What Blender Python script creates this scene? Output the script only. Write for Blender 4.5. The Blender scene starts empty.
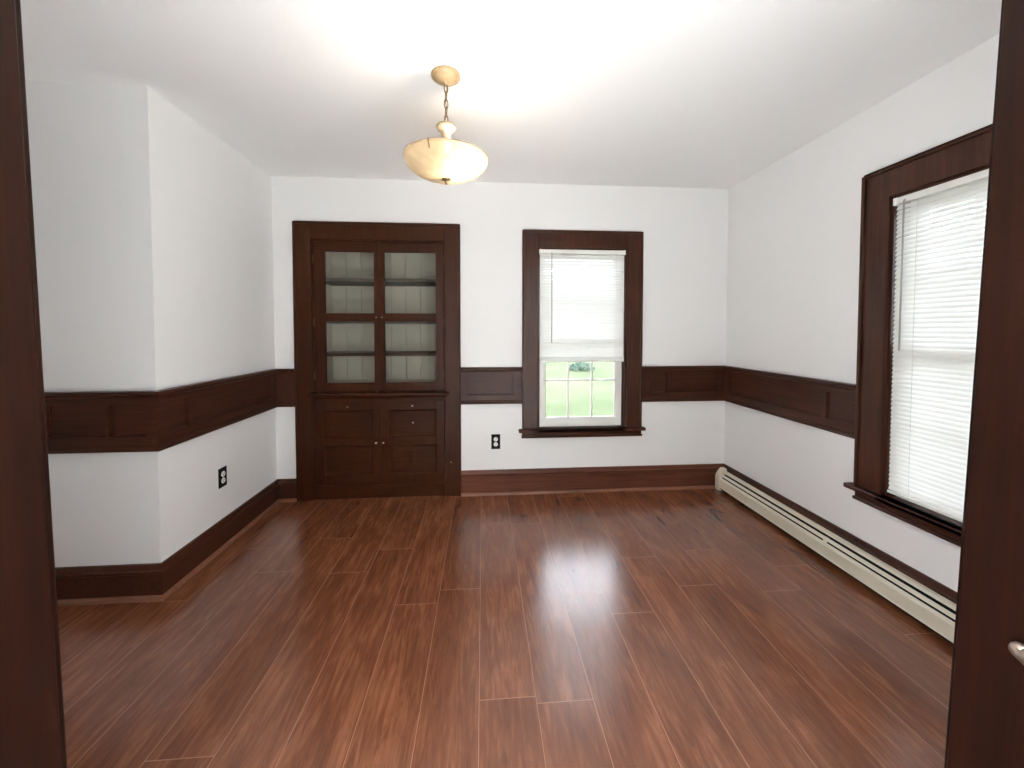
import bpy, bmesh, math, random
from mathutils import Vector, Matrix
random.seed(7)
S = bpy.context.scene
COL = S.collection
PI = math.pi

# ------------------------------------------------------------------ camera, world, lights, exposure
cam_data = bpy.data.cameras.new('camera')
cam = bpy.data.objects.new('camera', cam_data)
COL.objects.link(cam)
cam.location = (0, 0, 1.275)
cam.rotation_euler = (PI / 2 - 0.0306, 0, -0.0747)
cam_data.sensor_width = 36
cam_data.lens = 36 * 385.17 / 1024
cam_data.shift_y = -0.0410
cam_data.clip_start = 0.02
cam_data.clip_end = 400
S.camera = cam

S.view_settings.view_transform = 'Standard'
S.view_settings.look = 'None'
S.view_settings.gamma = 1
S.view_settings.use_curve_mapping = False
S.view_settings.exposure = 0.74

world = bpy.data.worlds.new('overcast_sky')
S.world = world
world.use_nodes = True
wn = world.node_tree.nodes
bg = wn['Background']
bg.inputs['Color'].default_value = (0.87, 0.94, 1.04, 1)
bg.inputs['Strength'].default_value = 6.2

S.cycles.max_bounces = 14
S.cycles.diffuse_bounces = 8
S.cycles.glossy_bounces = 4
S.cycles.transparent_max_bounces = 24
S.cycles.transmission_bounces = 8
S.cycles.use_denoising = True
S.cycles.use_guiding = True
S.cycles.guiding_training_samples = 64
S.cycles.use_adaptive_sampling = False
S.cycles.sample_clamp_indirect = 25.0
S.cycles.caustics_reflective = False
S.cycles.caustics_refractive = False


def area_light(name, loc, rot, sx, sy, power, color, portal=False):
    d = bpy.data.lights.new(name, 'AREA')
    d.shape = 'RECTANGLE'
    d.size, d.size_y = sx, sy
    d.energy = power
    d.color = color
    o = bpy.data.objects.new(name, d)
    COL.objects.link(o)
    o.location = loc
    o.rotation_euler = rot
    if portal:
        d.cycles.is_portal = True
    return o


# daylight sampling portals in the two window openings
area_light('window_portal', (0.78, 3.16, 1.22), (-PI / 2, 0, 0), 0.8, 1.5, 1, (1, 1, 1), True)
area_light('window_portal', (2.15, 1.36, 1.22), (0, PI / 2, 0), 1.5, 0.8, 1, (1, 1, 1), True)

# two unseen fill lights added behind the viewpoint, bounced off a pale floor
for px_ in (-1.5, 1.5):
    panel = area_light('fill_light', (px_, -0.55, 2.30), (0, 0, 0), 1.8, 1.2, 118, (0.885, 0.945, 1.0))
    panel.data.spread = math.radians(52)

# ------------------------------------------------------------------ room measures
H = 2.4
D = 2.971          # back wall
XR = 1.956         # right wall
XL = -1.539        # left wall
DL = 1.929         # face of the projecting left corner
XFL = -2.75        # far left wall of the recess
FY0, FY1 = 0.40, 0.62   # doorway wall the camera stands in
BY = -2.7          # back of the adjoining room
ZR1, ZR2 = 0.990, 0.708


# ------------------------------------------------------------------ materials
def mat_new(name):
    m = bpy.data.materials.new(name)
    m.use_nodes = True
    nt = m.node_tree
    return m, nt, nt.nodes, nt.links, nt.nodes['Principled BSDF']


def set_spec(b, v):
    b.inputs['Specular IOR Level'].default_value = v


def mat_plain(name, col, rough=0.5, spec=0.5, metal=0.0, bump=0.0, bscale=60, var=0.0):
    m, nt, n, l, b = mat_new(name)
    b.inputs['Roughness'].default_value = rough
    b.inputs['Metallic'].default_value = metal
    set_spec(b, spec)
    tc = n.new('ShaderNodeTexCoord')
    no = n.new('ShaderNodeTexNoise')
    no.inputs['Scale'].default_value = bscale
    no.inputs['Detail'].default_value = 4
    l.new(tc.outputs['Object'], no.inputs['Vector'])
    mx = n.new('ShaderNodeMix')
    mx.data_type = 'RGBA'
    mx.inputs['A'].default_value = tuple(c * (1 - var) for c in col) + (1,)
    mx.inputs['B'].default_value = tuple(min(1, c * (1 + var)) for c in col) + (1,)
    l.new(no.outputs['Fac'], mx.inputs['Factor'])
    l.new(mx.outputs['Result'], b.inputs['Base Color'])
    if bump:
        bp = n.new('ShaderNodeBump')
        bp.inputs['Strength'].default_value = bump
        bp.inputs['Distance'].default_value = 0.002
        l.new(no.outputs['Fac'], bp.inputs['Height'])
        l.new(bp.outputs['Normal'], b.inputs['Normal'])
    return m


def mat_wood(name, dark, light, axis, rough=0.3, scale=1.0, spec=0.5, coat=0.0):
    """stained wood with the grain running along the axis given"""
    m, nt, n, l, b = mat_new(name)
    tc = n.new('ShaderNodeTexCoord')
    mp = n.new('ShaderNodeMapping')
    sc = [55 * scale, 55 * scale, 55 * scale]
    sc['xyz'.index(axis)] = 2.2 * scale
    mp.inputs['Scale'].default_value = sc
    l.new(tc.outputs['Object'], mp.inputs['Vector'])
    n1 = n.new('ShaderNodeTexNoise')
    n1.inputs['Scale'].default_value = 1.0
    n1.inputs['Detail'].default_value = 6
    n1.inputs['Roughness'].default_value = 0.65
    n1.inputs['Distortion'].default_value = 0.6
    l.new(mp.outputs['Vector'], n1.inputs['Vector'])
    n2 = n.new('ShaderNodeTexNoise')
    n2.inputs['Scale'].default_value = 2.4
    l.new(tc.outputs['Object'], n2.inputs['Vector'])
    ad = n.new('ShaderNodeMath')
    ad.operation = 'MULTIPLY_ADD'
    ad.inputs[1].default_value = 0.35
    l.new(n2.outputs['Fac'], ad.inputs[0])
    sb = n.new('ShaderNodeMath')
    sb.operation = 'MULTIPLY'
    sb.inputs[1].default_value = 0.65
    l.new(n1.outputs['Fac'], sb.inputs[0])
    l.new(sb.outputs[0], ad.inputs[2])
    cr = n.new('ShaderNodeValToRGB')
    cr.color_ramp.elements[0].position = 0.33
    cr.color_ramp.elements[1].position = 0.68
    cr.color_ramp.elements[0].color = (*dark, 1)
    cr.color_ramp.elements[1].color = (*light, 1)
    l.new(ad.outputs[0], cr.inputs['Fac'])
    l.new(cr.outputs['Color'], b.inputs['Base Color'])
    b.inputs['Roughness'].default_value = rough
    set_spec(b, spec)
    b.inputs['Coat Weight'].default_value = coat
    b.inputs['Coat Roughness'].default_value = 0.15
    bp = n.new('ShaderNodeBump')
    bp.inputs['Strength'].default_value = 0.03
    bp.inputs['Distance'].default_value = 0.0015
    l.new(n1.outputs['Fac'], bp.inputs['Height'])
    l.new(bp.outputs['Normal'], b.inputs['Normal'])
    return m


def mat_floor():
    """red-brown laminate planks running towards the back wall"""
    m, nt, n, l, b = mat_new('floor_laminate')
    W, L = 0.197, 1.22
    tc = n.new('ShaderNodeTexCoord')
    sp = n.new('ShaderNodeSeparateXYZ')
    l.new(tc.outputs['Object'], sp.inputs[0])

    def M(op, a, c=None, d=None):
        k = n.new('ShaderNodeMath')
        k.operation = op
        for i, v in enumerate((a, c, d)):
            if v is None:
                continue
            if isinstance(v, (int, float)):
                k.inputs[i].default_value = v
            else:
                l.new(v, k.inputs[i])
        return k.outputs[0]
    u = M('DIVIDE', M('SUBTRACT', sp.outputs['X'], 0.180), W)
    row = M('FLOOR', u)
    fu = M('FRACT', u)
    off = M('MULTIPLY', row, M('MULTIPLY_ADD', row, -0.3335, 0.8605))
    v = M('DIVIDE', M('SUBTRACT', sp.outputs['Y'], M('ADD', off, 1.268)), L)
    fv = M('FRACT', v)
    cell = M('FLOOR', v)
    du = M('MULTIPLY', M('MINIMUM', fu, M('SUBTRACT', 1.0, fu)), W)
    dv = M('MULTIPLY', M('MINIMUM', fv, M('SUBTRACT', 1.0, fv)), L)
    dist = M('MINIMUM', du, dv)
    seam = M('LESS_THAN', dist, 0.0013)
    cmb = n.new('ShaderNodeCombineXYZ')
    l.new(row, cmb.inputs[0])
    l.new(cell, cmb.inputs[1])
    wn_ = n.new('ShaderNodeTexWhiteNoise')
    wn_.noise_dimensions = '3D'
    l.new(cmb.outputs[0], wn_.inputs['Vector'])
    # grain, shifted per plank
    sh = n.new('ShaderNodeVectorMath')
    sh.operation = 'MULTIPLY_ADD'
    l.new(wn_.outputs['Color'], sh.inputs[0])
    sh.inputs[1].default_value = (7, 7, 7)
    l.new(tc.outputs['Object'], sh.inputs[2])
    mp = n.new('ShaderNodeMapping')
    mp.inputs['Scale'].default_value = (46, 4.5, 1)
    l.new(sh.outputs[0], mp.inputs['Vector'])
    g = n.new('ShaderNodeTexNoise')
    g.inputs['Scale'].default_value = 1.0
    g.inputs['Detail'].default_value = 5
    g.inputs['Roughness'].default_value = 0.68
    g.inputs['Distortion'].default_value = 1.3
    l.new(mp.outputs['Vector'], g.inputs['Vector'])
    mp2 = n.new('ShaderNodeMapping')
    mp2.inputs['Scale'].default_value = (9, 2.6, 1)
    l.new(sh.outputs[0], mp2.inputs['Vector'])
    g2 = n.new('ShaderNodeTexNoise')
    g2.inputs['Scale'].default_value = 1.0
    g2.inputs['Detail'].default_value = 3
    g2.inputs['Distortion'].default_value = 0.8
    l.new(mp2.outputs['Vector'], g2.inputs['Vector'])
    f = M('ADD', M('MULTIPLY', g.outputs['Fac'], 0.62), M('MULTIPLY', g2.outputs['Fac'], 0.38))
    f = M('ADD', f, M('MULTIPLY', M('SUBTRACT', wn_.outputs['Value'], 0.5), 0.05))
    cr = n.new('ShaderNodeValToRGB')
    e = cr.color_ramp.elements
    e[0].position = 0.32
    e[0].color = (0.0960, 0.0296, 0.0128, 1)
    e[1].position = 0.72
    e[1].color = (0.3440, 0.1280, 0.0592, 1)
    k = e.new(0.50)
    k.color = (0.1792, 0.0568, 0.0243, 1)
    l.new(f, cr.inputs['Fac'])
    mx = n.new('ShaderNodeMix')
    mx.data_type = 'RGBA'
    l.new(seam, mx.inputs['Factor'])
    l.new(cr.outputs['Color'], mx.inputs['A'])
    mx.inputs['B'].default_value = (0.38, 0.175, 0.100, 1)
    l.new(mx.outputs['Result'], b.inputs['Base Color'])
    b.inputs['Roughness'].default_value = 0.25
    set_spec(b, 1.0)
    bp = n.new('ShaderNodeBump')
    bp.inputs['Strength'].default_value = 0.25
    bp.inputs['Distance'].default_value = 0.0010
    hgt = M('MULTIPLY', seam, -1.0)
    l.new(hgt, bp.inputs['Height'])
    l.new(bp.outputs['Normal'], b.inputs['Normal'])
    return m


def mat_glass(name, tint=(1, 1, 1), refl=0.06):
    m, nt, n, l, b = mat_new(name)
    out = n['Material Output']
    n.remove(b)
    tr = n.new('ShaderNodeBsdfTransparent')
    tr.inputs['Color'].default_value = (*tint, 1)
    gl = n.new('ShaderNodeBsdfGlossy')
    gl.inputs['Roughness'].default_value = 0.02
    fr = n.new('ShaderNodeFresnel')
    fr.inputs['IOR'].default_value = 1.3 + refl
    mx = n.new('ShaderNodeMixShader')
    l.new(fr.outputs[0], mx.inputs[0])
    l.new(tr.outputs[0], mx.inputs[1])
    l.new(gl.outputs[0], mx.inputs[2])
    l.new(mx.outputs[0], out.inputs['Surface'])
    return m


def mat_translucent(name, col, tcol, fac, rough_mix=0.0):
    """thin white plastic or alabaster that lets light through"""
    m, nt, n, l, b = mat_new(name)
    out = n['Material Output']
    b.inputs['Roughness'].default_value = 0.35
    b.inputs['Base Color'].default_value = (*col, 1)
    tl = n.new('ShaderNodeBsdfTranslucent')
    tl.inputs['Color'].default_value = (*tcol, 1)
    mx = n.new('ShaderNodeMixShader')
    mx.inputs[0].default_value = fac
    l.new(b.outputs[0], mx.inputs[1])
    l.new(tl.outputs[0], mx.inputs[2])
    l.new(mx.outputs[0], out.inputs['Surface'])
    return m, nt, n, l, b, tl


WALL = mat_plain('wall_paint', (0.86, 0.857, 0.85), 0.55, 0.3, bump=0.03, bscale=120, var=0.01)
CEIL = mat_plain('ceiling_paint', (0.92, 0.918, 0.912), 0.7, 0.2, bump=0.03, bscale=120, var=0.01)
FLOOR = mat_floor()
DK, LT = (0.0220, 0.0068, 0.0036), (0.0860, 0.0285, 0.0152)
WX = mat_wood('mahogany_grain_x', DK, LT, 'x', 0.30, spec=0.20)
WY = mat_wood('mahogany_grain_y', DK, LT, 'y', 0.34, spec=0.32)
WZ = mat_wood('mahogany_grain_z', DK, LT, 'z', 0.28, spec=0.28)
JZW = mat_wood('jamb_wood', (0.0080, 0.0022, 0.0012), (0.0220, 0.0068, 0.0038), 'z', 0.40, spec=0.12)
CX = mat_wood('cabinet_wood_grain_x', (0.0234, 0.0059, 0.0018), (0.0720, 0.0202, 0.0065), 'x', 0.40, spec=0.18)
CZ = mat_wood('cabinet_wood_grain_z', (0.0234, 0.0059, 0.0018), (0.0720, 0.0202, 0.0065), 'z', 0.40, spec=0.18)
SHOE = mat_wood('shoe_moulding_wood', (0.13, 0.050, 0.028), (0.32, 0.135, 0.078), 'x', 0.35)
CREAM = mat_plain('sash_paint', (0.88, 0.87, 0.82), 0.4, 0.4, var=0.02)
HEAT = mat_plain('heater_enamel', (0.70, 0.65, 0.53), 0.42, 0.45, var=0.03, bscale=5)
BLACK = mat_plain('dark_gap', (0.006, 0.005, 0.005), 0.8, 0.2)
PLATE = mat_plain('black_plastic', (0.005, 0.0045, 0.004), 0.5, 0.15)
IVORY = mat_plain('ivory_plastic', (0.88, 0.86, 0.80), 0.35, 0.5)
BRASS = mat_plain('antique_brass', (0.55, 0.42, 0.22), 0.30, 0.5, metal=0.9, var=0.2, bscale=200)
NICKEL = mat_plain('worn_nickel', (0.72, 0.62, 0.54), 0.25, 0.5, metal=0.9, var=0.15, bscale=120)
HINGE = mat_plain('dark_brass', (0.16, 0.10, 0.05), 0.45, 0.4, metal=0.8)
PULL = mat_plain('worn_pull_metal', (0.42, 0.33, 0.27), 0.35, 0.5, metal=0.9, var=0.25, bscale=150)
BASE_LIT = mat_wood('baseboard_wood_lit', (0.0540, 0.0173, 0.0098), (0.1800, 0.0620, 0.0350), 'x', 0.40, spec=0.2)  # lighter copy of the trim wood, floor reflection painted into the colour
GOLD = mat_plain('aged_ivory_gilt', (0.42, 0.30, 0.165), 0.45, 0.5, var=0.35, bscale=45)
CHAIN = mat_plain('brass_chain', (0.24, 0.17, 0.085), 0.4, 0.4, metal=0.6, var=0.2, bscale=150)
CABIN = mat_plain('cabinet_interior_paint', (0.66, 0.60, 0.50), 0.6, 0.3, var=0.05, bscale=6)
GLASS = mat_glass('window_glass')
SHELFP = mat_plain('shelf_paint', (0.13, 0.112, 0.085), 0.6, 0.3, var=0.06, bscale=6)
CGLASS = mat_glass('cabinet_glass', (0.95, 0.96, 0.95), 0.2)
CORD = mat_plain('white_cord', (0.75, 0.74, 0.70), 0.6, 0.2)
WAND = mat_plain('wand_plastic', (0.45, 0.45, 0.44), 0.2, 0.5)
SLAT = mat_translucent('blind_slat_vinyl', (0.86, 0.86, 0.83), (0.78, 0.83, 0.85), 0.05)[0]
SLAT_R = mat_translucent('blind_slat_vinyl_right', (0.86, 0.86, 0.83), (0.80, 0.82, 0.80), 0.12)[0]  # same vinyl; this blind's brightness set through its own translucency
RAILP = mat_plain('blind_rail_white', (0.82, 0.81, 0.77), 0.35, 0.4, var=0.02)


# ------------------------------------------------------------------ mesh helpers
class MB:
    def __init__(self):
        self.v, self.f = [], []

    def hexa(self, pts):
        i = len(self.v)
        self.v += [Vector(p) for p in pts]
        for q in ((0, 3, 2, 1), (4, 5, 6, 7), (0, 1, 5, 4), (1, 2, 6, 5), (2, 3, 7, 6), (3, 0, 4, 7)):
            self.f.append([i + k for k in q])
        return self

    def box(self, x0, x1, y0, y1, z0, z1):
        return self.hexa([(x0, y0, z0), (x1, y0, z0), (x1, y1, z0), (x0, y1, z0),
                          (x0, y0, z1), (x1, y0, z1), (x1, y1, z1), (x0, y1, z1)])

    def sweep(self, prof, p0, p1, out, up=(0, 0, 1), m0=0.0, m1=0.0):
        """extrude the (out, up) profile from p0 to p1; m0, m1 mitre the ends"""
        p0, p1, out, up = Vector(p0), Vector(p1), Vector(out), Vector(up)
        d = (p1 - p0).normalized()
        i = len(self.v)
        k = len(prof)
        for p, m in ((p0, m0), (p1, m1)):
            for o, u in prof:
                self.v.append(p + out * o + up * u + d * (m * o))
        for a in range(k):
            b = (a + 1) % k
            self.f.append([i + a, i + b, i + k + b, i + k + a])
        self.f.append([i + a for a in range(k)][::-1])
        self.f.append([i + k + a for a in range(k)])
        return self

    def lathe(self, prof, loc, axis=(0, 0, 1), seg=24, sx=1.0):
        """turn an (r, h) profile about the axis through loc"""
        q = Vector((0, 0, 1)).rotation_difference(Vector(axis))
        loc = Vector(loc)
        i = len(self.v)
        k = len(prof)
        for s in range(seg):
            a = 2 * PI * s / seg
            for r, h in prof:
                self.v.append(loc + q @ Vector((r * math.cos(a) * sx, r * math.sin(a), h)))
        for s in range(seg):
            t = (s + 1) % seg
            for a in range(k - 1):
                self.f.append([i + s * k + a, i + t * k + a, i + t * k + a + 1, i + s * k + a + 1])
        return self

    def tube(self, pts, r, seg=8, closed=False):
        pts = [Vector(p) for p in pts]
        n = len(pts)
        i = len(self.v)
        rs = r if isinstance(r, (list, tuple)) else [r] * n
        ref = None
        for a in range(n):
            if closed:
                d = (pts[(a + 1) % n] - pts[a - 1]).normalized()
            else:
                d = (pts[min(a + 1, n - 1)] - pts[max(a - 1, 0)]).normalized()
            if ref is None:
                ref = d.orthogonal().normalized()
            ref = (ref - d * ref.dot(d)).normalized()
            w = d.cross(ref)
            for s in range(seg):
                t = 2 * PI * s / seg
                self.v.append(pts[a] + (ref * math.cos(t) + w * math.sin(t)) * rs[a])
        for a in range(n if closed else n - 1):
            b = (a + 1) % n
            for s in range(seg):
                t = (s + 1) % seg
                self.f.append([i + a * seg + s, i + a * seg + t, i + b * seg + t, i + b * seg + s])
        if not closed:
            self.f.append([i + s for s in range(seg)][::-1])
            self.f.append([i + (n - 1) * seg + s for s in range(seg)])
        return self

    def ball(self, c, r, seg=12, rings=8, sz=1.0):
        prof = [(max(1e-5, r * math.sin(PI * k / rings)), -r * sz * math.cos(PI * k / rings)) for k in range(rings + 1)]
        return self.lathe(prof, c, seg=seg)

    def build(self, name, mat, parent=None, bevel=0.0, smooth=False, loc=None):
        me = bpy.data.meshes.new(name)
        off = Vector((0, 0, 0))
        if parent is not None:
            p = parent
            while p is not None:
                off += p.location
                p = p.parent
        else:
            if loc is None:
                xs = [v.x for v in self.v]
                ys = [v.y for v in self.v]
                off = Vector(((min(xs) + max(xs)) / 2, (min(ys) + max(ys)) / 2, min(v.z for v in self.v)))
            else:
                off = Vector(loc)
        me.from_pydata([tuple(v - off) for v in self.v], [], self.f)
        bm = bmesh.new()
        bm.from_mesh(me)
        bmesh.ops.remove_doubles(bm, verts=bm.verts, dist=1e-6)
        bmesh.ops.recalc_face_normals(bm, faces=bm.faces)
        bm.to_mesh(me)
        bm.free()
        if smooth:
            for p in me.polygons:
                p.use_smooth = True
        me.materials.append(mat)
        o = bpy.data.objects.new(name, me)
        COL.objects.link(o)
        if parent is not None:
            o.parent = parent
        else:
            o.location = off
        if bevel:
            md = o.modifiers.new('edge_bevel', 'BEVEL')
            md.width = bevel
            md.segments = 2
            md.limit_method = 'ANGLE'
            md.angle_limit = math.radians(40)
            md.harden_normals = False
        return o


def box(*a):
    return MB().box(*a)


def tag(o, label=None, cat=None, group=None, kind=None):
    if label:
        o['label'] = label
    if cat:
        o['category'] = cat
    if group:
        o['group'] = group
    if kind:
        o['kind'] = kind
    return o


def empty(name, loc, label, cat, group=None, kind=None):
    o = bpy.data.objects.new(name, None)
    o.empty_display_size = 0.1
    COL.objects.link(o)
    o.location = loc
    return tag(o, label, cat, group, kind)


def struct(o, label, cat):
    return tag(o, label, cat, None, 'structure')


# ------------------------------------------------------------------ room shell
struct(box(XFL - 0.1, 2.8, BY - 0.1, D + 0.5, -0.12, 0.0).build('floor', FLOOR, loc=(0, 0, 0)),
       'red-brown wood laminate plank floor of the empty room', 'floor')
struct(box(XFL - 0.1, 2.8, BY - 0.1, D + 0.5, H, H + 0.12).build('ceiling', CEIL),
       'plain white ceiling the pendant light hangs from', 'ceiling')

# window openings
BWX0, BWX1, BWZ0, BWZ1 = 0.420, 1.128, 0.490, 1.912      # back window
RWY0, RWY1, RWZ0, RWZ1 = 1.008, 1.722, 0.452, 1.912      # right window
CBX0, CBX1, CBZ1 = -1.30, -0.25, 1.97                    # cabinet recess
T = 0.16
w = MB()
w.box(XFL, CBX0, D, D + T, 0, H)
w.box(CBX0, CBX1, D, D + T, CBZ1, H)
w.box(CBX1, BWX0, D, D + T, 0, H)
w.box(BWX0, BWX1, D, D + T, 0, BWZ0)
w.box(BWX0, BWX1, D, D + T, BWZ1, H)
w.box(BWX1, XR + T, D, D + T, 0, H)
struct(w.build('wall_back', WALL), 'white back wall with the cabinet and the smaller window', 'wall')
w = MB()
w.box(XR, XR + T, FY1, RWY0, 0, H)
w.box(XR, XR + T, RWY1, D, 0, H)
w.box(XR, XR + T, RWY0, RWY1, 0, RWZ0)
w.box(XR, XR + T, RWY0, RWY1, RWZ1, H)
struct(w.build('wall_right', WALL), 'white right wall with the large window and the heater', 'wall')
struct(box(XFL, XL, DL, D, 0, H).build('wall_left', WALL),
       'white left wall block whose outside corner juts into the room', 'wall')
struct(box(XFL - 0.12, XFL, BY, D + T, 0, H).build('wall_recess', WALL), 'white wall at the far left behind the jamb', 'wall')
JZ = 2.08
w = MB()
w.box(XFL, -0.70, FY0, FY1, 0, H)
w.box(0.95, 2.8, FY0, FY1, 0, H)
w.box(-0.70, 0.95, FY0, FY1, JZ, H)
struct(w.build('wall_front', WALL), 'white wall around the wide opening the view looks through', 'wall')
# adjoining room behind the viewpoint
w = box(XFL, 2.8, BY - 0.12, BY, 0, H)
struct(w.build('wall_rear', WALL), 'white wall of the adjoining room behind the viewpoint', 'wall')
struct(box(2.8, 2.92, BY, FY1, 0, H).build('wall_side', WALL), 'white side wall of the adjoining room', 'wall')

BOUNCE = mat_plain('bounce_carpet', (0.80, 0.79, 0.77), 0.95, 0.1, bump=0.4, bscale=400, var=0.05)  # unseen pale floor cover added to bounce the fill light forward
struct(box(XFL, 2.8, BY, 0.34, 0, 0.012).build('bounce_floor', BOUNCE), 'pale carpet added behind the viewpoint to bounce fill light', 'floor')

# ------------------------------------------------------------------ wide cased opening round the viewpoint
def jamb(xa, za, xb, zb, y, sgn, name, label):
    """flat jamb board whose room-side edge leans slightly"""
    def X(z):
        return xa + (xb - xa) * (z - za) / (zb - za)
    j = MB()
    t = 0.03 * sgn
    y0 = FY0 - 0.03
    x0, x1 = X(0), X(JZ)
    j.hexa([(x0, y0, 0), (x0 + t, y0, 0), (x0 + t, y, 0), (x0, y, 0),
            (x1, y0, JZ), (x1 + t, y0, JZ), (x1 + t, y, JZ), (x1, y, JZ)])
    o = struct(j.build(name, JZW, bevel=0.004), label, 'door jamb')
    c = MB()
    d = (0.013 if sgn < 0 else 0.022) * sgn
    e = 0.11 * sgn
    c.hexa([(x0 + d, y - 0.002, 0), (x0 + e, y - 0.002, 0), (x0 + e, y + 0.018, 0), (x0 + d, y + 0.018, 0),
            (x1 + d, y - 0.002, JZ), (x1 + e, y - 0.002, JZ), (x1 + e, y + 0.018, JZ), (x1 + d, y + 0.018, JZ)])
    c.build('casing', JZW, o, bevel=0.003)
    return o


jamb(-0.667, 1.75, -0.642, 0.604, FY1, -1, 'trim_1', 'dark stained jamb board filling the left edge of the view')
jr = jamb(0.899, 1.847, 0.841, 0.474, FY1, 1, 'trim_2', 'dark stained jamb board with a metal pull at the right edge of the view')
struct(box(-0.72, 0.97, FY0 - 0.03, FY1, JZ - 0.03, JZ).build('trim_3', WX, bevel=0.003),
       'dark head board of the wide opening overhead', 'door jamb')
# curved metal pull on the right jamb
pl = MB()
px = 0.8535
pts = [(px + 0.002, 0.460, 0.745), (px - 0.009, 0.470, 0.748), (px - 0.014, 0.490, 0.754), (px - 0.0135, 0.512, 0.762), (px - 0.011, 0.530, 0.770)]
pl.tube(pts, [0.012, 0.0105, 0.0095, 0.0110, 0.0120], 12)
pl.ball((px - 0.011, 0.530, 0.770), 0.0121, 14, 10)
pl.lathe([(0.0, 0.0), (0.018, 0.0), (0.018, 0.003), (0.014, 0.005), (0.0, 0.005)], (px + 0.001, 0.460, 0.745), (-1, 0, 0), 20)
tag(pl.build('pull_handle', PULL, jr, smooth=True), 'curved worn metal pull')

# ------------------------------------------------------------------ baseboards and shoe mouldings
def base_prof(h):
    return [(0, 0), (0.018, 0), (0.018, h - 0.044), (0.022, h - 0.040), (0.023, h - 0.030), (0.017, h - 0.024),
            (0.013, h - 0.010), (0.010, h), (0, h)]


SHOE_P = [(0.018, 0), (0.036, 0), (0.0355, 0.006), (0.033, 0.012), (0.027, 0.017), (0.018, 0.019)]


def baseboard(name, label, h, segs, wood):
    b, s = MB(), MB()
    for p0, p1, out, m0, m1, shoe in segs:
        b.sweep(base_prof(h), p0, p1, out, m0=m0, m1=m1)
        if shoe:
            s.sweep(SHOE_P, p0, p1, out, m0=m0, m1=m1)
    o = struct(b.build(name, wood), label, 'baseboard')
    if s.v:
        tag(s.build('shoe_moulding', SHOE, o), 'lighter red-brown shoe moulding')
    return o


CAS0, CAS1, CASZ = -1.388, -0.172, 2.071      # cabinet casing outer edges
baseboard('baseboard_left', 'dark baseboard along the left wall block and round its corner', 0.163, [
    ((XFL, DL, 0), (XL, DL, 0), (0, -1, 0), 0, 1, True),
    ((XL, DL, 0), (XL, D, 0), (1, 0, 0), -1, -1, True),
    ((XL, D, 0), (CAS0, D, 0), (0, -1, 0), 1, 0, True)], WY)
baseboard('baseboard_back', 'reddish brown baseboard under the smaller window, floor reflection painted in', 0.190, [
    ((CAS1, D, 0), (XR, D, 0), (0, -1, 0), 0, -1, True)], BASE_LIT)
baseboard('baseboard_right', 'dark baseboard showing above the heater', 0.190, [
    ((XR, FY1, 0), (XR, D, 0), (-1, 0, 0), 0, -1, False)], WY)

# ------------------------------------------------------------------ chair rail with panels
CAP = [(0, -0.032), (0.022, -0.032), (0.026, -0.027), (0.029, -0.020), (0.029, -0.013), (0.036, -0.009), (0.038, -0.004), (0.035, 0), (0, 0)]
LOW = [(0, 0), (0.027, 0), (0.030, 0.004), (0.029, 0.011), (0.023, 0.015), (0.023, 0.022), (0.019, 0.027), (0, 0.027)]


def chair_rail(name, label, segs):
    """segs: p0, p1, out, m0, m1, panels as (start, end) along the run, wood"""
    root = None
    first = True
    B, C_, L_ = MB(), MB(), MB()
    for p0, p1, out, m0, m1, panels in segs:
        p0, p1 = Vector(p0), Vector(p1)
        ln = (p1 - p0).length
        d = (p1 - p0).normalized()

        def piece(mb, s0, s1, t0, t1, z0, z1):
            mb.sweep([(t0, z0), (t1, z0), (t1, z1), (t0, z1)], p0 + d * s0, p0 + d * s1, out,
                     m0=m0 if s0 == 0 else 0, m1=m1 if s1 == ln else 0)
        B.sweep([(0, ZR2), (0.006, ZR2), (0.006, ZR1), (0, ZR1)], p0, p1, out, m0=m0, m1=m1)
        za, zb = 0.777, 0.930
        piece(B, 0, ln, 0.006, 0.019, ZR2 + 0.005, za)
        piece(B, 0, ln, 0.006, 0.019, zb, ZR1 - 0.005)
        s = 0
        for a, b in panels:
            piece(B, s, a, 0.006, 0.019, za, zb)
            # thin bead round the panel
            for q in ((a, b, za, za + 0.006), (a, b, zb - 0.006, zb)):
                B.sweep([(0.006, q[2]), (0.0125, q[2]), (0.0125, q[3]), (0.006, q[3])], p0 + d * q[0], p0 + d * q[1], out)
            for q in ((a, a + 0.006), (b - 0.006, b)):
                B.sweep([(0.006, za), (0.0125, za), (0.0125, zb), (0.006, zb)], p0 + d * q[0], p0 + d * q[1], out)
            s = b
        piece(B, s, ln, 0.006, 0.019, za, zb)
        C_.sweep([(o, u + ZR1) for o, u in CAP], p0, p1, out, m0=m0, m1=m1)
        L_.sweep([(o, u + ZR2) for o, u in LOW], p0, p1, out, m0=m0, m1=m1)
    wd = WY if abs(Vector(segs[0][1])[1] - Vector(segs[0][0])[1]) > 0.01 else WX
    root = struct(B.build(name, wd), label, 'chair rail')
    C_.build('cap_moulding', wd, root)
    L_.build('lower_moulding', wd, root)
    return root


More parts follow.
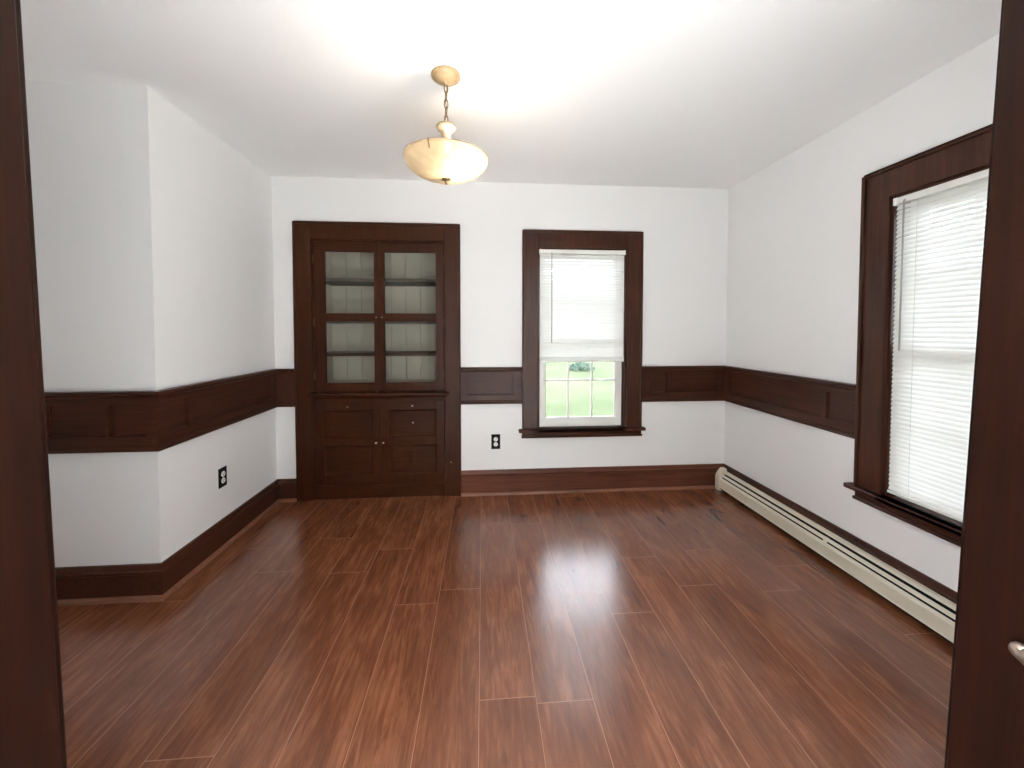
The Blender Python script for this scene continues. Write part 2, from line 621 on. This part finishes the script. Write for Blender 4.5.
WCO0, WCO1, WCZ = 0.301, 1.250, 2.041        # back window casing outer edges
RCO = 1.850                                  # right window casing far edge
x_ = XFL
chair_rail('trim_4', 'dark panelled chair rail on the wall face left of the corner', [
    ((XFL, DL, 0), (XL, DL, 0), (0, -1, 0), 0, 1, [(-2.75 - x_ + 0.05, -2.02 - x_), (-1.995 - x_, -1.752 - x_), (-1.732 - x_, -1.575 - x_)])])
chair_rail('trim_5', 'dark panelled chair rail from the outside corner back to the cabinet', [
    ((XL, DL, 0), (XL, D, 0), (1, 0, 0), -1, -1, [(0.045, 0.172), (0.195, 0.985)]),
    ((XL, D, 0), (CAS0, D, 0), (0, -1, 0), 1, 0, [])])
chair_rail('trim_6', 'short panelled chair rail between the cabinet and the smaller window', [
    ((CAS1, D, 0), (WCO0, D, 0), (0, -1, 0), 0, 0, [(0.050, 0.405)])])
chair_rail('trim_7', 'panelled chair rail right of the smaller window into the corner', [
    ((WCO1, D, 0), (XR, D, 0), (0, -1, 0), 0, -1, [(0.066, 0.205), (0.228, 0.63)])])
chair_rail('trim_8', 'glossy panelled chair rail on the right wall up to the large window', [
    ((XR, RCO, 0), (XR, D, 0), (-1, 0, 0), 0, -1, [(0.030, 0.182), (0.215, 1.05)])])


# ------------------------------------------------------------------ windows
def flat_frame(mb, to, a0, a1, z0, z1, wl, wr, wt, wb, d0, d1):
    """rectangular frame between a0..a1, z0..z1 with member widths, depth d0..d1; `to` maps boxes"""
    to(mb, a0, a0 + wl, d0, d1, z0, z1)
    to(mb, a1 - wr, a1, d0, d1, z0, z1)
    to(mb, a0 + wl, a1 - wr, d0, d1, z1 - wt, z1)
    to(mb, a0 + wl, a1 - wr, d0, d1, z0, z0 + wb)


def to_back(mb, a0, a1, d0, d1, z0, z1):      # depth measured out from the wall into the room
    mb.box(a0, a1, D - d1, D - d0, z0, z1)


def to_right(mb, a0, a1, d0, d1, z0, z1):
    mb.box(XR - d1, XR - d0, a0, a1, z0, z1)


def make_window(name, label, loc, to, a0, a1, z0, z1, o0, o1, oz, stool, ap, grain):
    """a0..a1, z0..z1 opening; o0, o1, oz casing outer edges; stool (z0, z1, out, a0, a1); apron bottom z"""
    root = empty(name, loc, label, 'window', kind='structure')
    gx, gz = grain
    c = MB()
    to(c, o0, a0, 0, 0.022, stool[1], oz)
    to(c, a1, o1, 0, 0.022, stool[1], oz)
    to(c, a0, a1, 0, 0.022, z1, oz)
    c.build('casing', gz, root, bevel=0.003)
    bb = MB()
    to(bb, o0, o0 + 0.016, 0.0, 0.032, stool[1], oz)
    to(bb, o1 - 0.016, o1, 0.0, 0.032, stool[1], oz)
    to(bb, o0 + 0.016, o1 - 0.016, 0.0, 0.032, oz - 0.016, oz)
    bb.build('back_band', gz, root, bevel=0.004)
    j = MB()
    to(j, a0 - 0.0, a0 + 0.012, -T, 0.004, z0, z1)
    to(j, a1 - 0.012, a1, -T, 0.004, z0, z1)
    to(j, a0, a1, -T, 0.004, z1 - 0.012, z1)
    # stops
    to(j, a0 + 0.012, a0 + 0.022, -0.040, -0.026, z0, z1 - 0.012)
    to(j, a1 - 0.022, a1 - 0.012, -0.040, -0.026, z0, z1 - 0.012)
    j.build('jamb', gz, root, bevel=0.002)
    s = MB()
    to(s, a0, a1, -T, stool[2], stool[0], stool[1])
    to(s, stool[3], stool[4], 0.0, stool[2], stool[0], stool[1])
    s.build('stool', gx, root, bevel=0.006)
    p = MB()
    to(p, o0 - 0.002, o1 + 0.002, 0, 0.020, ap, stool[0])
    to(p, o0 - 0.006, o1 + 0.006, 0, 0.030, ap, ap + 0.016)
    p.build('apron', gx, root, bevel=0.004)
    # sashes
    sa0, sa1 = a0 + 0.013, a1 - 0.013
    zm = (z0 + z1) / 2
    for nm, dd, sz0, sz1, wt, wb in (('lower_sash', -0.075, stool[1] + 0.001, zm + 0.018, 0.038, 0.062),
                                     ('upper_sash', -0.112, zm - 0.020, z1 - 0.013, 0.045, 0.036)):
        f = MB()
        flat_frame(f, to, sa0, sa1, sz0, sz1, 0.050, 0.050, wt, wb, dd, dd + 0.034)
        # inner stepped lip
        flat_frame(f, to, sa0 + 0.050, sa1 - 0.050, sz0 + wb, sz1 - wt, 0.010, 0.010, 0.010, 0.010, dd + 0.006, dd + 0.024)
        fo = f.build(nm, CREAM, root, bevel=0.002)
        g0, g1, h0, h1 = sa0 + 0.055, sa1 - 0.055, sz0 + wb + 0.005, sz1 - wt - 0.005
        pn = MB()
        to(pn, g0, g1, dd + 0.014, dd + 0.018, h0, h1)
        pn.build('pane', GLASS, fo)
        m = MB()
        for k in (1, 2):
            xm = g0 + (g1 - g0) * k / 3
            to(m, xm - 0.007, xm + 0.007, dd + 0.008, dd + 0.025, h0, h1)
        hm = (h0 + h1) / 2
        to(m, g0, g1, dd + 0.009, dd + 0.024, hm - 0.007, hm + 0.007)
        m.build('muntins', CREAM, fo)
    return root


make_window('window_1', 'smaller window in the back wall with half raised blind and green lawn behind',
            ((BWX0 + BWX1) / 2, D, 0.437), to_back, BWX0, BWX1, BWZ0, BWZ1, WCO0, WCO1, WCZ,
            (0.484, 0.508, 0.052, 0.272, 1.276), 0.437, (WX, WZ))
make_window('window_2', 'large window in the right wall covered by a full length blind',
            (XR, (RWY0 + RWY1) / 2, 0.395), to_right, RWY0, RWY1, RWZ0, RWZ1, 0.880, RCO, 2.053,
            (0.446, 0.470, 0.055, 0.850, 1.884), 0.395, (WY, WZ))


# ------------------------------------------------------------------ venetian blinds
def make_blind(name, label, loc, P, a0, a1, ztop, zbot, tilt, stack, wand, pitch, cords, seed, slat, wob):
    """P(a, d, z) maps a point: a along the window, d into the room, z up"""
    rnd = random.Random(seed)
    root = empty(name, loc, label, 'window blind')

    def bx(mb, A0, A1, d0, d1, z0, z1):
        mb.hexa([P(A0, d0, z0), P(A1, d0, z0), P(A1, d1, z0), P(A0, d1, z0),
                 P(A0, d0, z1), P(A1, d0, z1), P(A1, d1, z1), P(A0, d1, z1)])
    h = MB()
    bx(h, a0 - 0.004, a1 + 0.004, -0.016, 0.016, ztop - 0.030, ztop)
    bx(h, a0 - 0.006, a0 + 0.012, -0.018, 0.019, ztop - 0.034, ztop + 0.001)
    bx(h, a1 - 0.012, a1 + 0.006, -0.018, 0.019, ztop - 0.034, ztop + 0.001)
    h.build('head_rail', RAILP, root, bevel=0.002)
    s = MB()
    z = ztop - 0.046
    zs = []
    while z > zbot + 0.012 + stack:
        zs.append((z, tilt + rnd.uniform(-wob, wob)))
        z -= pitch
    k = int(stack / 0.0042)
    for i in range(k):
        zs.append((zbot + 0.012 + stack * (k - i - 0.5) / k, 0.45 + rnd.uniform(-0.08, 0.08)))
    w2 = 0.0125
    for z, t in zs:
        rows = []
        sag = rnd.uniform(-0.0008, 0.0008)
        for q in range(5):
            u = -1 + q / 2
            arch = 0.0022 * (1 - u * u)
            d_ = u * w2 * math.cos(t) + arch * math.sin(t)
            zz = -u * w2 * math.sin(t) + arch * math.cos(t)
            rows.append((d_, zz))
        n0 = len(s.v)
        for (A, dz) in ((a0, sag), ((a0 + a1) / 2, -sag), (a1, sag * 0.5)):
            for d_, zz in rows:
                s.v.append(Vector(P(A, d_, z + zz + dz)))
        for c in range(2):
            for q in range(4):
                b = n0 + c * 5 + q
                s.f.append([b, b + 1, b + 6, b + 5])
    s.build('slats', slat, root, smooth=True)
    b = MB()
    bx(b, a0, a1, -0.013, 0.013, zbot, zbot + 0.013)
    b.build('bottom_rail', RAILP, root, bevel=0.003)
    for f in cords:
        c = MB()
        A = a0 + (a1 - a0) * f
        for d_ in (-0.0135, 0.0135):
            c.tube([P(A, d_, ztop - 0.03), P(A, d_, zbot + 0.006)], 0.0008, 5)
        c.build('ladder_cord', CORD, root)
    wn = MB()
    wa, wz = wand
    wn.tube([P(wa, 0.024, ztop - 0.024), P(wa, 0.026, wz)], 0.0034, 8)
    wn.tube([P(wa, 0.012, ztop - 0.018), P(wa, 0.024, ztop - 0.020), P(wa, 0.024, ztop - 0.034)], 0.002, 6)
    wn.build('tilt_wand', WAND, root, smooth=True)
    return root


make_blind('venetian_blind', 'white venetian blind raised halfway up the smaller back window',
           ((BWX0 + BWX1) / 2, D + 0.008, 1.02),
           lambda a, d, z: (a, D + 0.004 - d, z), BWX0 + 0.020, BWX1 - 0.020, 1.898, 1.026,
           math.radians(66), 0.030, (0.529, 1.18), 0.0215, (0.10, 0.90), 3, SLAT, 0.10)
make_blind('venetian_blind', 'white venetian blind lowered fully over the large right window',
           (XR + 0.008, (RWY0 + RWY1) / 2, 0.49),
           lambda a, d, z: (XR + 0.004 - d, a, z), RWY0 + 0.020, RWY1 - 0.020, 1.898, 0.492,
           math.radians(66), 0.0, (1.655, 1.18), 0.0215, (0.12, 0.5, 0.86), 5, SLAT_R, 0.05)


# ------------------------------------------------------------------ built-in china cabinet
cab = empty('china_cabinet', ((CAS0 + CAS1) / 2, D, 0),
            'dark built-in china cabinet with two glass doors above two panelled cupboard doors', 'cabinet')
CI0, CI1, CIZ = -1.264, -0.288, 1.944
c = MB()
c.box(CAS0, CI0, D - 0.022, D, 0, CASZ)
c.box(CI1, CAS1, D - 0.022, D, 0, CASZ)
c.box(CI0, CI1, D - 0.022, D, CIZ, CASZ)
casing = c.build('casing', CZ, cab, bevel=0.003)
c = MB()
c.box(CAS0, CAS0 + 0.016, D - 0.032, D, 0, CASZ)
c.box(CAS1 - 0.016, CAS1, D - 0.032, D, 0, CASZ)
c.box(CAS0 + 0.016, CAS1 - 0.016, D - 0.032, D, CASZ - 0.018, CASZ)
c.build('back_band', CZ, cab, bevel=0.004)
sc_ = MB().lathe([(0, 0), (0.006, 0), (0.005, 0.003), (0, 0.005)], (-0.248, D - 0.022, 0.263), (0, -1, 0), 12)
sc_.build('screw', BRASS, casing, smooth=True)
# carcase lining the recess
c = MB()
c.box(CI0 - 0.030, CI0, D + 0.027, D + 0.40, 0, CIZ)
c.box(CI1, CI1 + 0.030, D + 0.027, D + 0.40, 0, CIZ)
c.box(CI0 - 0.030, CI1 + 0.030, D + 0.027, D + 0.40, CIZ, CIZ + 0.02)
for gx in range(9):                                # tongue and groove boards at the back
    x0 = CI0 + gx * (CI1 - CI0) / 8
    if gx < 8:
        c.box(x0 + 0.0015, x0 + (CI1 - CI0) / 8 - 0.0015, D + 0.365, D + 0.40, 0, CIZ)
c.box(CI0, CI1, D + 0.38, D + 0.41, 0, CIZ)
c.box(CI0, CI1, D + 0.012, D + 0.365, 0.835, 0.855)
c.build('interior', CABIN, cab, bevel=0.0015)
for zt, th, m_ in ((1.672, 0.026, SHELFP), (1.352, 0.022, SHELFP), (1.100, 0.024, CX)):
    s = box(CI0 + 0.002, CI1 - 0.002, D + 0.055, D + 0.362, zt - th, zt).build('shelf', m_, cab, bevel=0.002)
    if m_ is CX:
        tag(s, 'brown wooden shelf')
FD = D - 0.001                                      # door front plane
fr = MB()
fr.box(CI0 - 0.02, CI0 + 0.010, FD, FD + 0.03, 0, CIZ)
fr.box(CI1 - 0.010, CI1 + 0.02, FD, FD + 0.03, 0, CIZ)
fr.box(CI0 + 0.010, CI1 - 0.010, FD, FD + 0.03, CIZ - 0.012, CIZ)
fr.box(CI0 + 0.010, CI1 - 0.010, FD - 0.004, FD + 0.03, 0.738, 0.790)
fr.box(CI0 + 0.010, CI1 - 0.010, FD - 0.006, FD + 0.03, 0, 0.104)
fr.box(-0.80, -0.755, FD + 0.025, FD + 0.035, 0.1, CIZ)
fr.build('face_frame', CX, cab, bevel=0.002)
lg = MB()
lg.box(-1.288, -0.258, D - 0.058, D + 0.004, 0.784, 0.806)
lg.build('ledge', CX, cab, bevel=0.006)
lg = MB().sweep([(0, 0), (0.008, 0), (0.012, 0.010), (0.022, 0.020), (0.022, 0.024), (0, 0.024)], (CI0, D - 0.002, 0.760), (CI1, D - 0.002, 0.760), (0, -1, 0))
lg.build('ledge_moulding', CX, cab)


def knob_at(x, z, parent, r=0.009, y=FD, m=NICKEL, name='knob'):
    p = [(0, 0), (r * 0.75, 0), (r * 0.6, 0.003), (r * 0.45, 0.008), (r * 0.9, 0.012), (r, 0.017), (r * 0.75, 0.021), (0, 0.023)]
    return MB().lathe(p, (x, y, z), (0, -1, 0), 14).build(name, m, parent, smooth=True)


for side, x0, x1, wl, wr in (('l', -1.252, -0.779, 0.078, 0.037), ('r', -0.7780, -0.300, 0.037, 0.058)):
    z0, z1 = 0.810, 1.930
    m = MB()
    m.box(x0, x0 + wl, FD, FD + 0.024, z0, z1)
    m.box(x1 - wr, x1, FD, FD + 0.024, z0, z1)
    m.box(x0 + wl, x1 - wr, FD, FD + 0.024, z1 - 0.070, z1)
    m.box(x0 + wl, x1 - wr, FD, FD + 0.024, z0, z0 + 0.068)
    m.box(x0 + wl, x1 - wr, FD, FD + 0.024, 1.342, 1.402)
    dr = m.build('glass_door', CZ, cab, bevel=0.003)
    for a, b in ((z0 + 0.068, 1.342), (1.402, z1 - 0.070)):
        box(x0 + wl - 0.004, x1 - wr + 0.004, FD + 0.011, FD + 0.014, a - 0.004, b + 0.004).build('pane', CGLASS, dr)
    knob_at(-0.798 if side == 'l' else -0.757, 1.370, dr, 0.0075)
    hx = x0 - 0.002 if side == 'l' else x1 + 0.002
    for hz in (1.80, 1.33, 0.93):
        hb = MB().tube([(hx, FD - 0.003, hz - 0.028), (hx, FD - 0.003, hz + 0.028)], 0.0042, 8)
        hb.ball((hx, FD - 0.003, hz + 0.031), 0.005, 8, 6)
        hb.build('hinge', HINGE, dr, smooth=True)
for side, x0, x1, pa, pb in (('l', -1.252, -0.779, -1.197, -0.834), ('r', -0.7780, -0.300, -0.716, -0.358)):
    z0, z1 = 0.106, 0.736
    m = MB()
    m.box(x0, pa, FD, FD + 0.024, z0, z1)
    m.box(pb, x1, FD, FD + 0.024, z0, z1)
    for a, b in ((z0, 0.182), (0.397, 0.461), (0.668, z1)):
        m.box(pa, pb, FD, FD + 0.024, a, b)
    dr = m.build('cupboard_door', CZ, cab, bevel=0.002)
    for a, b in ((0.182, 0.397), (0.461, 0.668)):
        p = MB()
        p.box(pa - 0.004, pb + 0.004, FD + 0.017, FD + 0.023, a - 0.004, b + 0.004)
        e_, f0, f1 = 0.012, FD + 0.003, FD + 0.0175        # sloping edge round the panel
        o4 = [(pa, f0, a), (pb, f0, a), (pb, f0, b), (pa, f0, b)]
        i4 = [(pa + e_, f1, a + e_), (pb - e_, f1, a + e_), (pb - e_, f1, b - e_), (pa + e_, f1, b - e_)]
        n0 = len(p.v)
        p.v += [Vector(v) for v in o4 + i4]
        for k in range(4):
            k2 = (k + 1) % 4
            p.f.append([n0 + k, n0 + k2, n0 + 4 + k2, n0 + 4 + k])
        p.build('panel', CX, dr, bevel=0.0015)
    knob_at(-0.809 if side == 'l' else -0.755, 0.421, dr, 0.0095)
    if side == 'l':
        tag(knob_at(-1.016, 0.700, dr, 0.0075), 'small knob on the top rail')
    else:
        tag(knob_at(-0.538, 0.700, dr, 0.0095, m=NICKEL), 'small bright knob on the top rail')
        tag(knob_at(-0.535, 0.569, dr, 0.0085, y=FD + 0.012), 'small knob on the upper panel')

# ------------------------------------------------------------------ baseboard heater
HY0, HY1 = 0.66, 2.940
ht = empty('baseboard_heater', (XR - 0.045, (HY0 + HY1) / 2, 0),
           'long cream baseboard heater on the floor along the right wall', 'heater')
W0 = XR - 0.024                                     # face of the baseboard
def hsweep(prof, y0, y1):
    return MB().sweep(prof, (W0, y0, 0), (W0, y1, 0), (-1, 0, 0))
hsweep([(0, 0.012), (0.003, 0.012), (0.003, 0.142), (0.018, 0.146), (0.027, 0.138), (0.029, 0.140), (0.019, 0.1495), (0, 0.152)], HY0, HY1 - 0.04).build('back_plate', HEAT, ht)
hsweep([(0.060, 0.032), (0.066, 0.028), (0.069, 0.030), (0.065, 0.038), (0.064, 0.092), (0.058, 0.102), (0.052, 0.106), (0.050, 0.103), (0.056, 0.098), (0.060, 0.090)], HY0, HY1 - 0.04).build('front_cover', HEAT, ht)
hsweep([(0.034, 0.126), (0.045, 0.112), (0.048, 0.114), (0.037, 0.129)], HY0, HY1 - 0.04).build('damper', HEAT, ht)
hsweep([(0.004, 0.012), (0.052, 0.012), (0.055, 0.085), (0.028, 0.118), (0.004, 0.135)], HY0, HY1 - 0.045).build('gap_shade_core', BLACK, ht)  # near-black filler; shade in the heater gaps put into its colour
for yy, a in ((HY1 - 0.045, 0.045),):
    e = MB().sweep([(0, 0.0), (0.071, 0.0), (0.071, 0.110), (0.064, 0.130), (0.036, 0.166), (0.026, 0.172), (0, 0.172)], (W0, yy, 0), (W0, yy + a, 0), (-1, 0, 0))
    e.build('end_cap', HEAT, ht, bevel=0.004)
for yy in (1.95,):
    hsweep([(0.046, 0.108), (0.051, 0.104), (0.053, 0.110), (0.040, 0.130), (0.036, 0.130)], yy, yy + 0.02).build('damper_clip', HEAT, ht)


# ------------------------------------------------------------------ wall outlets
def outlet(label, c, out, grp):
    """black plate with two round ivory sockets; out is the wall normal"""
    out = Vector(out)
    side = Vector((0, 0, 1)).cross(out)
    c = Vector(c)
    root = empty('wall_outlet', c, label, 'outlet', grp)

    def bx(mb, s0, s1, z0, z1, d0, d1):
        mb.hexa([c + side * s + out * d + Vector((0, 0, z)) for d, (s, z) in
                 [(d0, (s0, z0)), (d0, (s1, z0)), (d0, (s1, z1)), (d0, (s0, z1)),
                  (d1, (s0, z0)), (d1, (s1, z0)), (d1, (s1, z1)), (d1, (s0, z1))]])
    p = MB()
    bx(p, -0.0345, 0.0345, -0.0575, 0.0575, 0, 0.006)
    pl_ = p.build('plate', PLATE, root, bevel=0.0025)
    for dz in (0.0195, -0.0195):
        so = MB().lathe([(0, 0.0), (0.0165, 0.0), (0.0165, 0.0075), (0.015, 0.009), (0, 0.009)], c + Vector((0, 0, dz)), out, 20).build('socket', IVORY, root)
        sl = MB()
        for s in (-0.006, 0.006):
            bx(sl, s - 0.0012, s + 0.0012, dz - 0.001, dz + 0.007, 0.0088, 0.0096)
        bx(sl, -0.0022, 0.0022, dz - 0.010, dz - 0.005, 0.0088, 0.0096)
        sl.build('slots', BLACK, so)
    MB().lathe([(0, 0.0055), (0.003, 0.0055), (0.0026, 0.0072), (0, 0.0076)], c, out, 10).build('screw', BRASS, pl_)
    return root


outlet('black outlet plate low on the back wall left of the window', (0.0955, D, 0.410), (0, -1, 0), 'black wall outlets')
outlet('black outlet plate low on the left wall near the corner', (XL, 2.370, 0.408), (1, 0, 0), 'black wall outlets')

# ------------------------------------------------------------------ pendant light
LX, LY = -0.161, 1.75
pen = empty('pendant_light', (LX, LY, 1.92), 'ivory bowl pendant light on a brass chain, lit', 'ceiling light')
can = [(0.0, 0), (0.062, 0), (0.064, -0.004), (0.063, -0.011), (0.058, -0.015), (0.052, -0.016), (0.049, -0.019), (0.046, -0.024), (0.034, -0.031), (0.018, -0.034), (0.009, -0.036), (0.008, -0.042), (0, -0.043)]
MB().lathe(can, (LX, LY, H), seg=40).build('canopy', GOLD, pen, smooth=True)
ZC0, ZC1 = H - 0.041, 2.188
ch = MB()
nl = 5
ll = (ZC0 - ZC1) / nl
for k in range(nl):
    zc = ZC0 - ll * (k + 0.5)
    pts = []
    for s in range(16):
        a = 2 * PI * s / 16
        r_ = 0.0085
        hh = ll * 0.62
        u, v = r_ * math.cos(a), hh * math.sin(a)
        ang = k * PI / 2 + 0.5
        pts.append((LX + u * math.cos(ang), LY + u * math.sin(ang), zc + v))
    ch.tube(pts, 0.0026, 7, True)
ch.build('chain', CHAIN, pen, smooth=True)
cw = MB().tube([(LX + 0.004 * math.sin(t), LY + 0.004 * math.cos(t), ZC0 - (ZC0 - ZC1) * t / 12) for t in range(13)], 0.0018, 6)
cw.build('lamp_cord', CHAIN, pen, smooth=True)
ALAB = mat_translucent('alabaster_collar', (0.52, 0.43, 0.31), (0.55, 0.46, 0.33), 0.35)[0]
col_p = [(0.0, 2.191), (0.012, 2.191), (0.022, 2.188), (0.036, 2.183), (0.043, 2.176), (0.044, 2.170), (0.040, 2.163), (0.030, 2.156), (0.0225, 2.146),
         (0.021, 2.130), (0.021, 2.112), (0.023, 2.100), (0.027, 2.092), (0.026, 2.086), (0.014, 2.082), (0.010, 2.050), (0.010, 1.950), (0, 1.950)]
MB().lathe(col_p, (LX, LY, 0), seg=32).build('collar', ALAB, pen, smooth=True)
BOWL, nt, n, l, b_, tl = mat_translucent('alabaster_bowl', (0.86, 0.74, 0.56), (0.98, 0.84, 0.62), 0.62)
tc = n.new('ShaderNodeTexCoord')
no = n.new('ShaderNodeTexNoise')
no.inputs['Scale'].default_value = 9
no.inputs['Detail'].default_value = 5
no.inputs['Distortion'].default_value = 1.5
l.new(tc.outputs['Object'], no.inputs['Vector'])
cr = n.new('ShaderNodeValToRGB')
cr.color_ramp.elements[0].position = 0.35
cr.color_ramp.elements[0].color = (0.235, 0.182, 0.115, 1)
cr.color_ramp.elements[1].position = 0.6
cr.color_ramp.elements[1].color = (0.285, 0.235, 0.160, 1)
l.new(no.outputs['Fac'], cr.inputs['Fac'])
l.new(cr.outputs['Color'], tl.inputs['Color'])
l.new(cr.outputs['Color'], b_.inputs['Base Color'])
trn = n.new('ShaderNodeBsdfTransparent')
trn.inputs['Color'].default_value = (1.0, 0.94, 0.84, 1)
mxt = n.new('ShaderNodeMixShader')
mxt.inputs[0].default_value = 0.14
outn = n['Material Output']
l.new(outn.inputs['Surface'].links[0].from_socket, mxt.inputs[1])
l.new(trn.outputs[0], mxt.inputs[2])
l.new(mxt.outputs[0], outn.inputs['Surface'])
RB, ZRIM, ZB = 0.184, 2.034, 1.946
bp_ = []
for k in range(15):
    a = k / 14
    r = RB * math.sin(a * PI / 2) ** 0.86
    z = ZB + (ZRIM - ZB) * (1 - math.cos(a * PI / 2)) ** 0.92
    bp_.append((max(r, 1e-4), z))
MB().lathe(bp_, (LX, LY, 0), seg=56).build('bowl', BOWL, pen, smooth=True)
MB().lathe([(RB - 0.002, ZRIM - 0.003), (RB + 0.002, ZRIM - 0.002), (RB + 0.002, ZRIM + 0.003), (RB - 0.003, ZRIM + 0.003), (RB - 0.002, ZRIM - 0.003)], (LX, LY, 0), seg=56).build('rim', ALAB, pen, smooth=True)
MB().lathe([(0.0, ZB + 0.004), (0.018, ZB + 0.002), (0.019, ZB - 0.002), (0.014, ZB - 0.006), (0.006, ZB - 0.009), (0.005, ZB - 0.016), (0.006, ZB - 0.020), (0.003, ZB - 0.024), (0, ZB - 0.025)], (LX, LY, 0), seg=24).build('finial', CHAIN, pen, smooth=True)
# clip on the rim
a_ = math.radians(-107)
cl = MB()
for (rr, zz), (rr2, zz2) in (((RB + 0.004, ZRIM + 0.002), (RB - 0.012, ZRIM - 0.028)),):
    cl.tube([(LX + (rr) * math.cos(a_), LY + rr * math.sin(a_), zz), (LX + (rr + rr2 + 0.012) / 2 * math.cos(a_), LY + (rr + rr2 + 0.012) / 2 * math.sin(a_), (zz + zz2) / 2),
             (LX + rr2 * math.cos(a_), LY + rr2 * math.sin(a_), zz2)], 0.0030, 8)
cl.build('bowl_clip', CHAIN, pen, smooth=True)
# bulb in its socket on the right-hand side of the bowl
BX, BYY, BZ = LX + 0.062, LY - 0.040, 2.016
bulb_m, nt, n, l, b_ = mat_new('lit_bulb')
b_.inputs['Base Color'].default_value = (1, 0.95, 0.85, 1)
b_.inputs['Emission Color'].default_value = (1.0, 0.87, 0.72, 1)
b_.inputs['Emission Strength'].default_value = 95
sk = MB().tube([(LX + 0.006, LY - 0.004, 2.040), (LX + 0.034, LY - 0.022, 2.028)], 0.012, 12).build('lamp_socket', BRASS, pen, smooth=True)
MB().ball((BX, BYY, BZ), 0.036, 24, 16).build('bulb', bulb_m, sk, smooth=True)

# ------------------------------------------------------------------ outdoors
def mat_lawn():
    m, nt, n, l, b = mat_new('lawn_grass')
    tc = n.new('ShaderNodeTexCoord')
    no = n.new('ShaderNodeTexNoise')
    no.inputs['Scale'].default_value = 0.22
    no.inputs['Detail'].default_value = 8
    no.inputs['Roughness'].default_value = 0.7
    l.new(tc.outputs['Object'], no.inputs['Vector'])
    cr = n.new('ShaderNodeValToRGB')
    cr.color_ramp.elements[0].position = 0.35
    cr.color_ramp.elements[0].color = (0.050, 0.071, 0.028, 1)
    cr.color_ramp.elements[1].position = 0.65
    cr.color_ramp.elements[1].color = (0.105, 0.112, 0.064, 1)
    l.new(no.outputs['Fac'], cr.inputs['Fac'])
    l.new(cr.outputs['Color'], b.inputs['Base Color'])
    b.inputs['Roughness'].default_value = 0.9
    set_spec(b, 0.1)
    return m


LAWN = mat_lawn()
ln = MB()
ln.hexa([(-90, -30, -0.8), (150, -30, -0.8), (150, 160, -0.8), (-90, 160, -0.8),
         (-90, -30, -0.6), (150, -30, -0.6), (150, 160, -0.6), (-90, 160, -0.6)])
struct(ln.build('lawn', LAWN), 'pale green lawn seen through the smaller window', 'lawn')

# leaf clump added far out on the lawn in place of a shadow patch
LEAF = mat_plain('shadow_clump_leaf', (0.055, 0.095, 0.062), 0.6, 0.3, var=0.3, bscale=3)
sb = MB()
rr = random.Random(11)
for k in range(420):
    th, ph = rr.uniform(0, 2 * PI), math.acos(rr.uniform(-0.1, 1))
    q = 0.75 + 0.25 * rr.random()
    c0 = Vector((4.57 + 0.62 * q * math.sin(ph) * math.cos(th), 17.6 + 0.5 * q * math.sin(ph) * math.sin(th), -0.60 + 0.06 + 0.34 * q * math.cos(ph)))
    d1 = Vector((rr.uniform(-1, 1), rr.uniform(-1, 1), rr.uniform(-1, 1))).normalized()
    d2 = d1.orthogonal().normalized()
    i0 = len(sb.v)
    sb.v += [c0 - d1 * 0.07, c0 + d2 * 0.035, c0 + d1 * 0.07, c0 - d2 * 0.035]
    sb.f.append([i0, i0 + 1, i0 + 2, i0 + 3])
for k in range(7):
    a = 2 * PI * k / 7
    sb.tube([(4.57 + 0.04 * math.cos(a), 17.6 + 0.04 * math.sin(a), -0.60), (4.57 + 0.25 * math.cos(a), 17.6 + 0.25 * math.sin(a), -0.40)], 0.012, 5)
tag(sb.build('shadow_clump', LEAF), 'small dark green leaf clump added in place of a shadow patch on the lawn beyond the smaller window', 'shadow_clump')
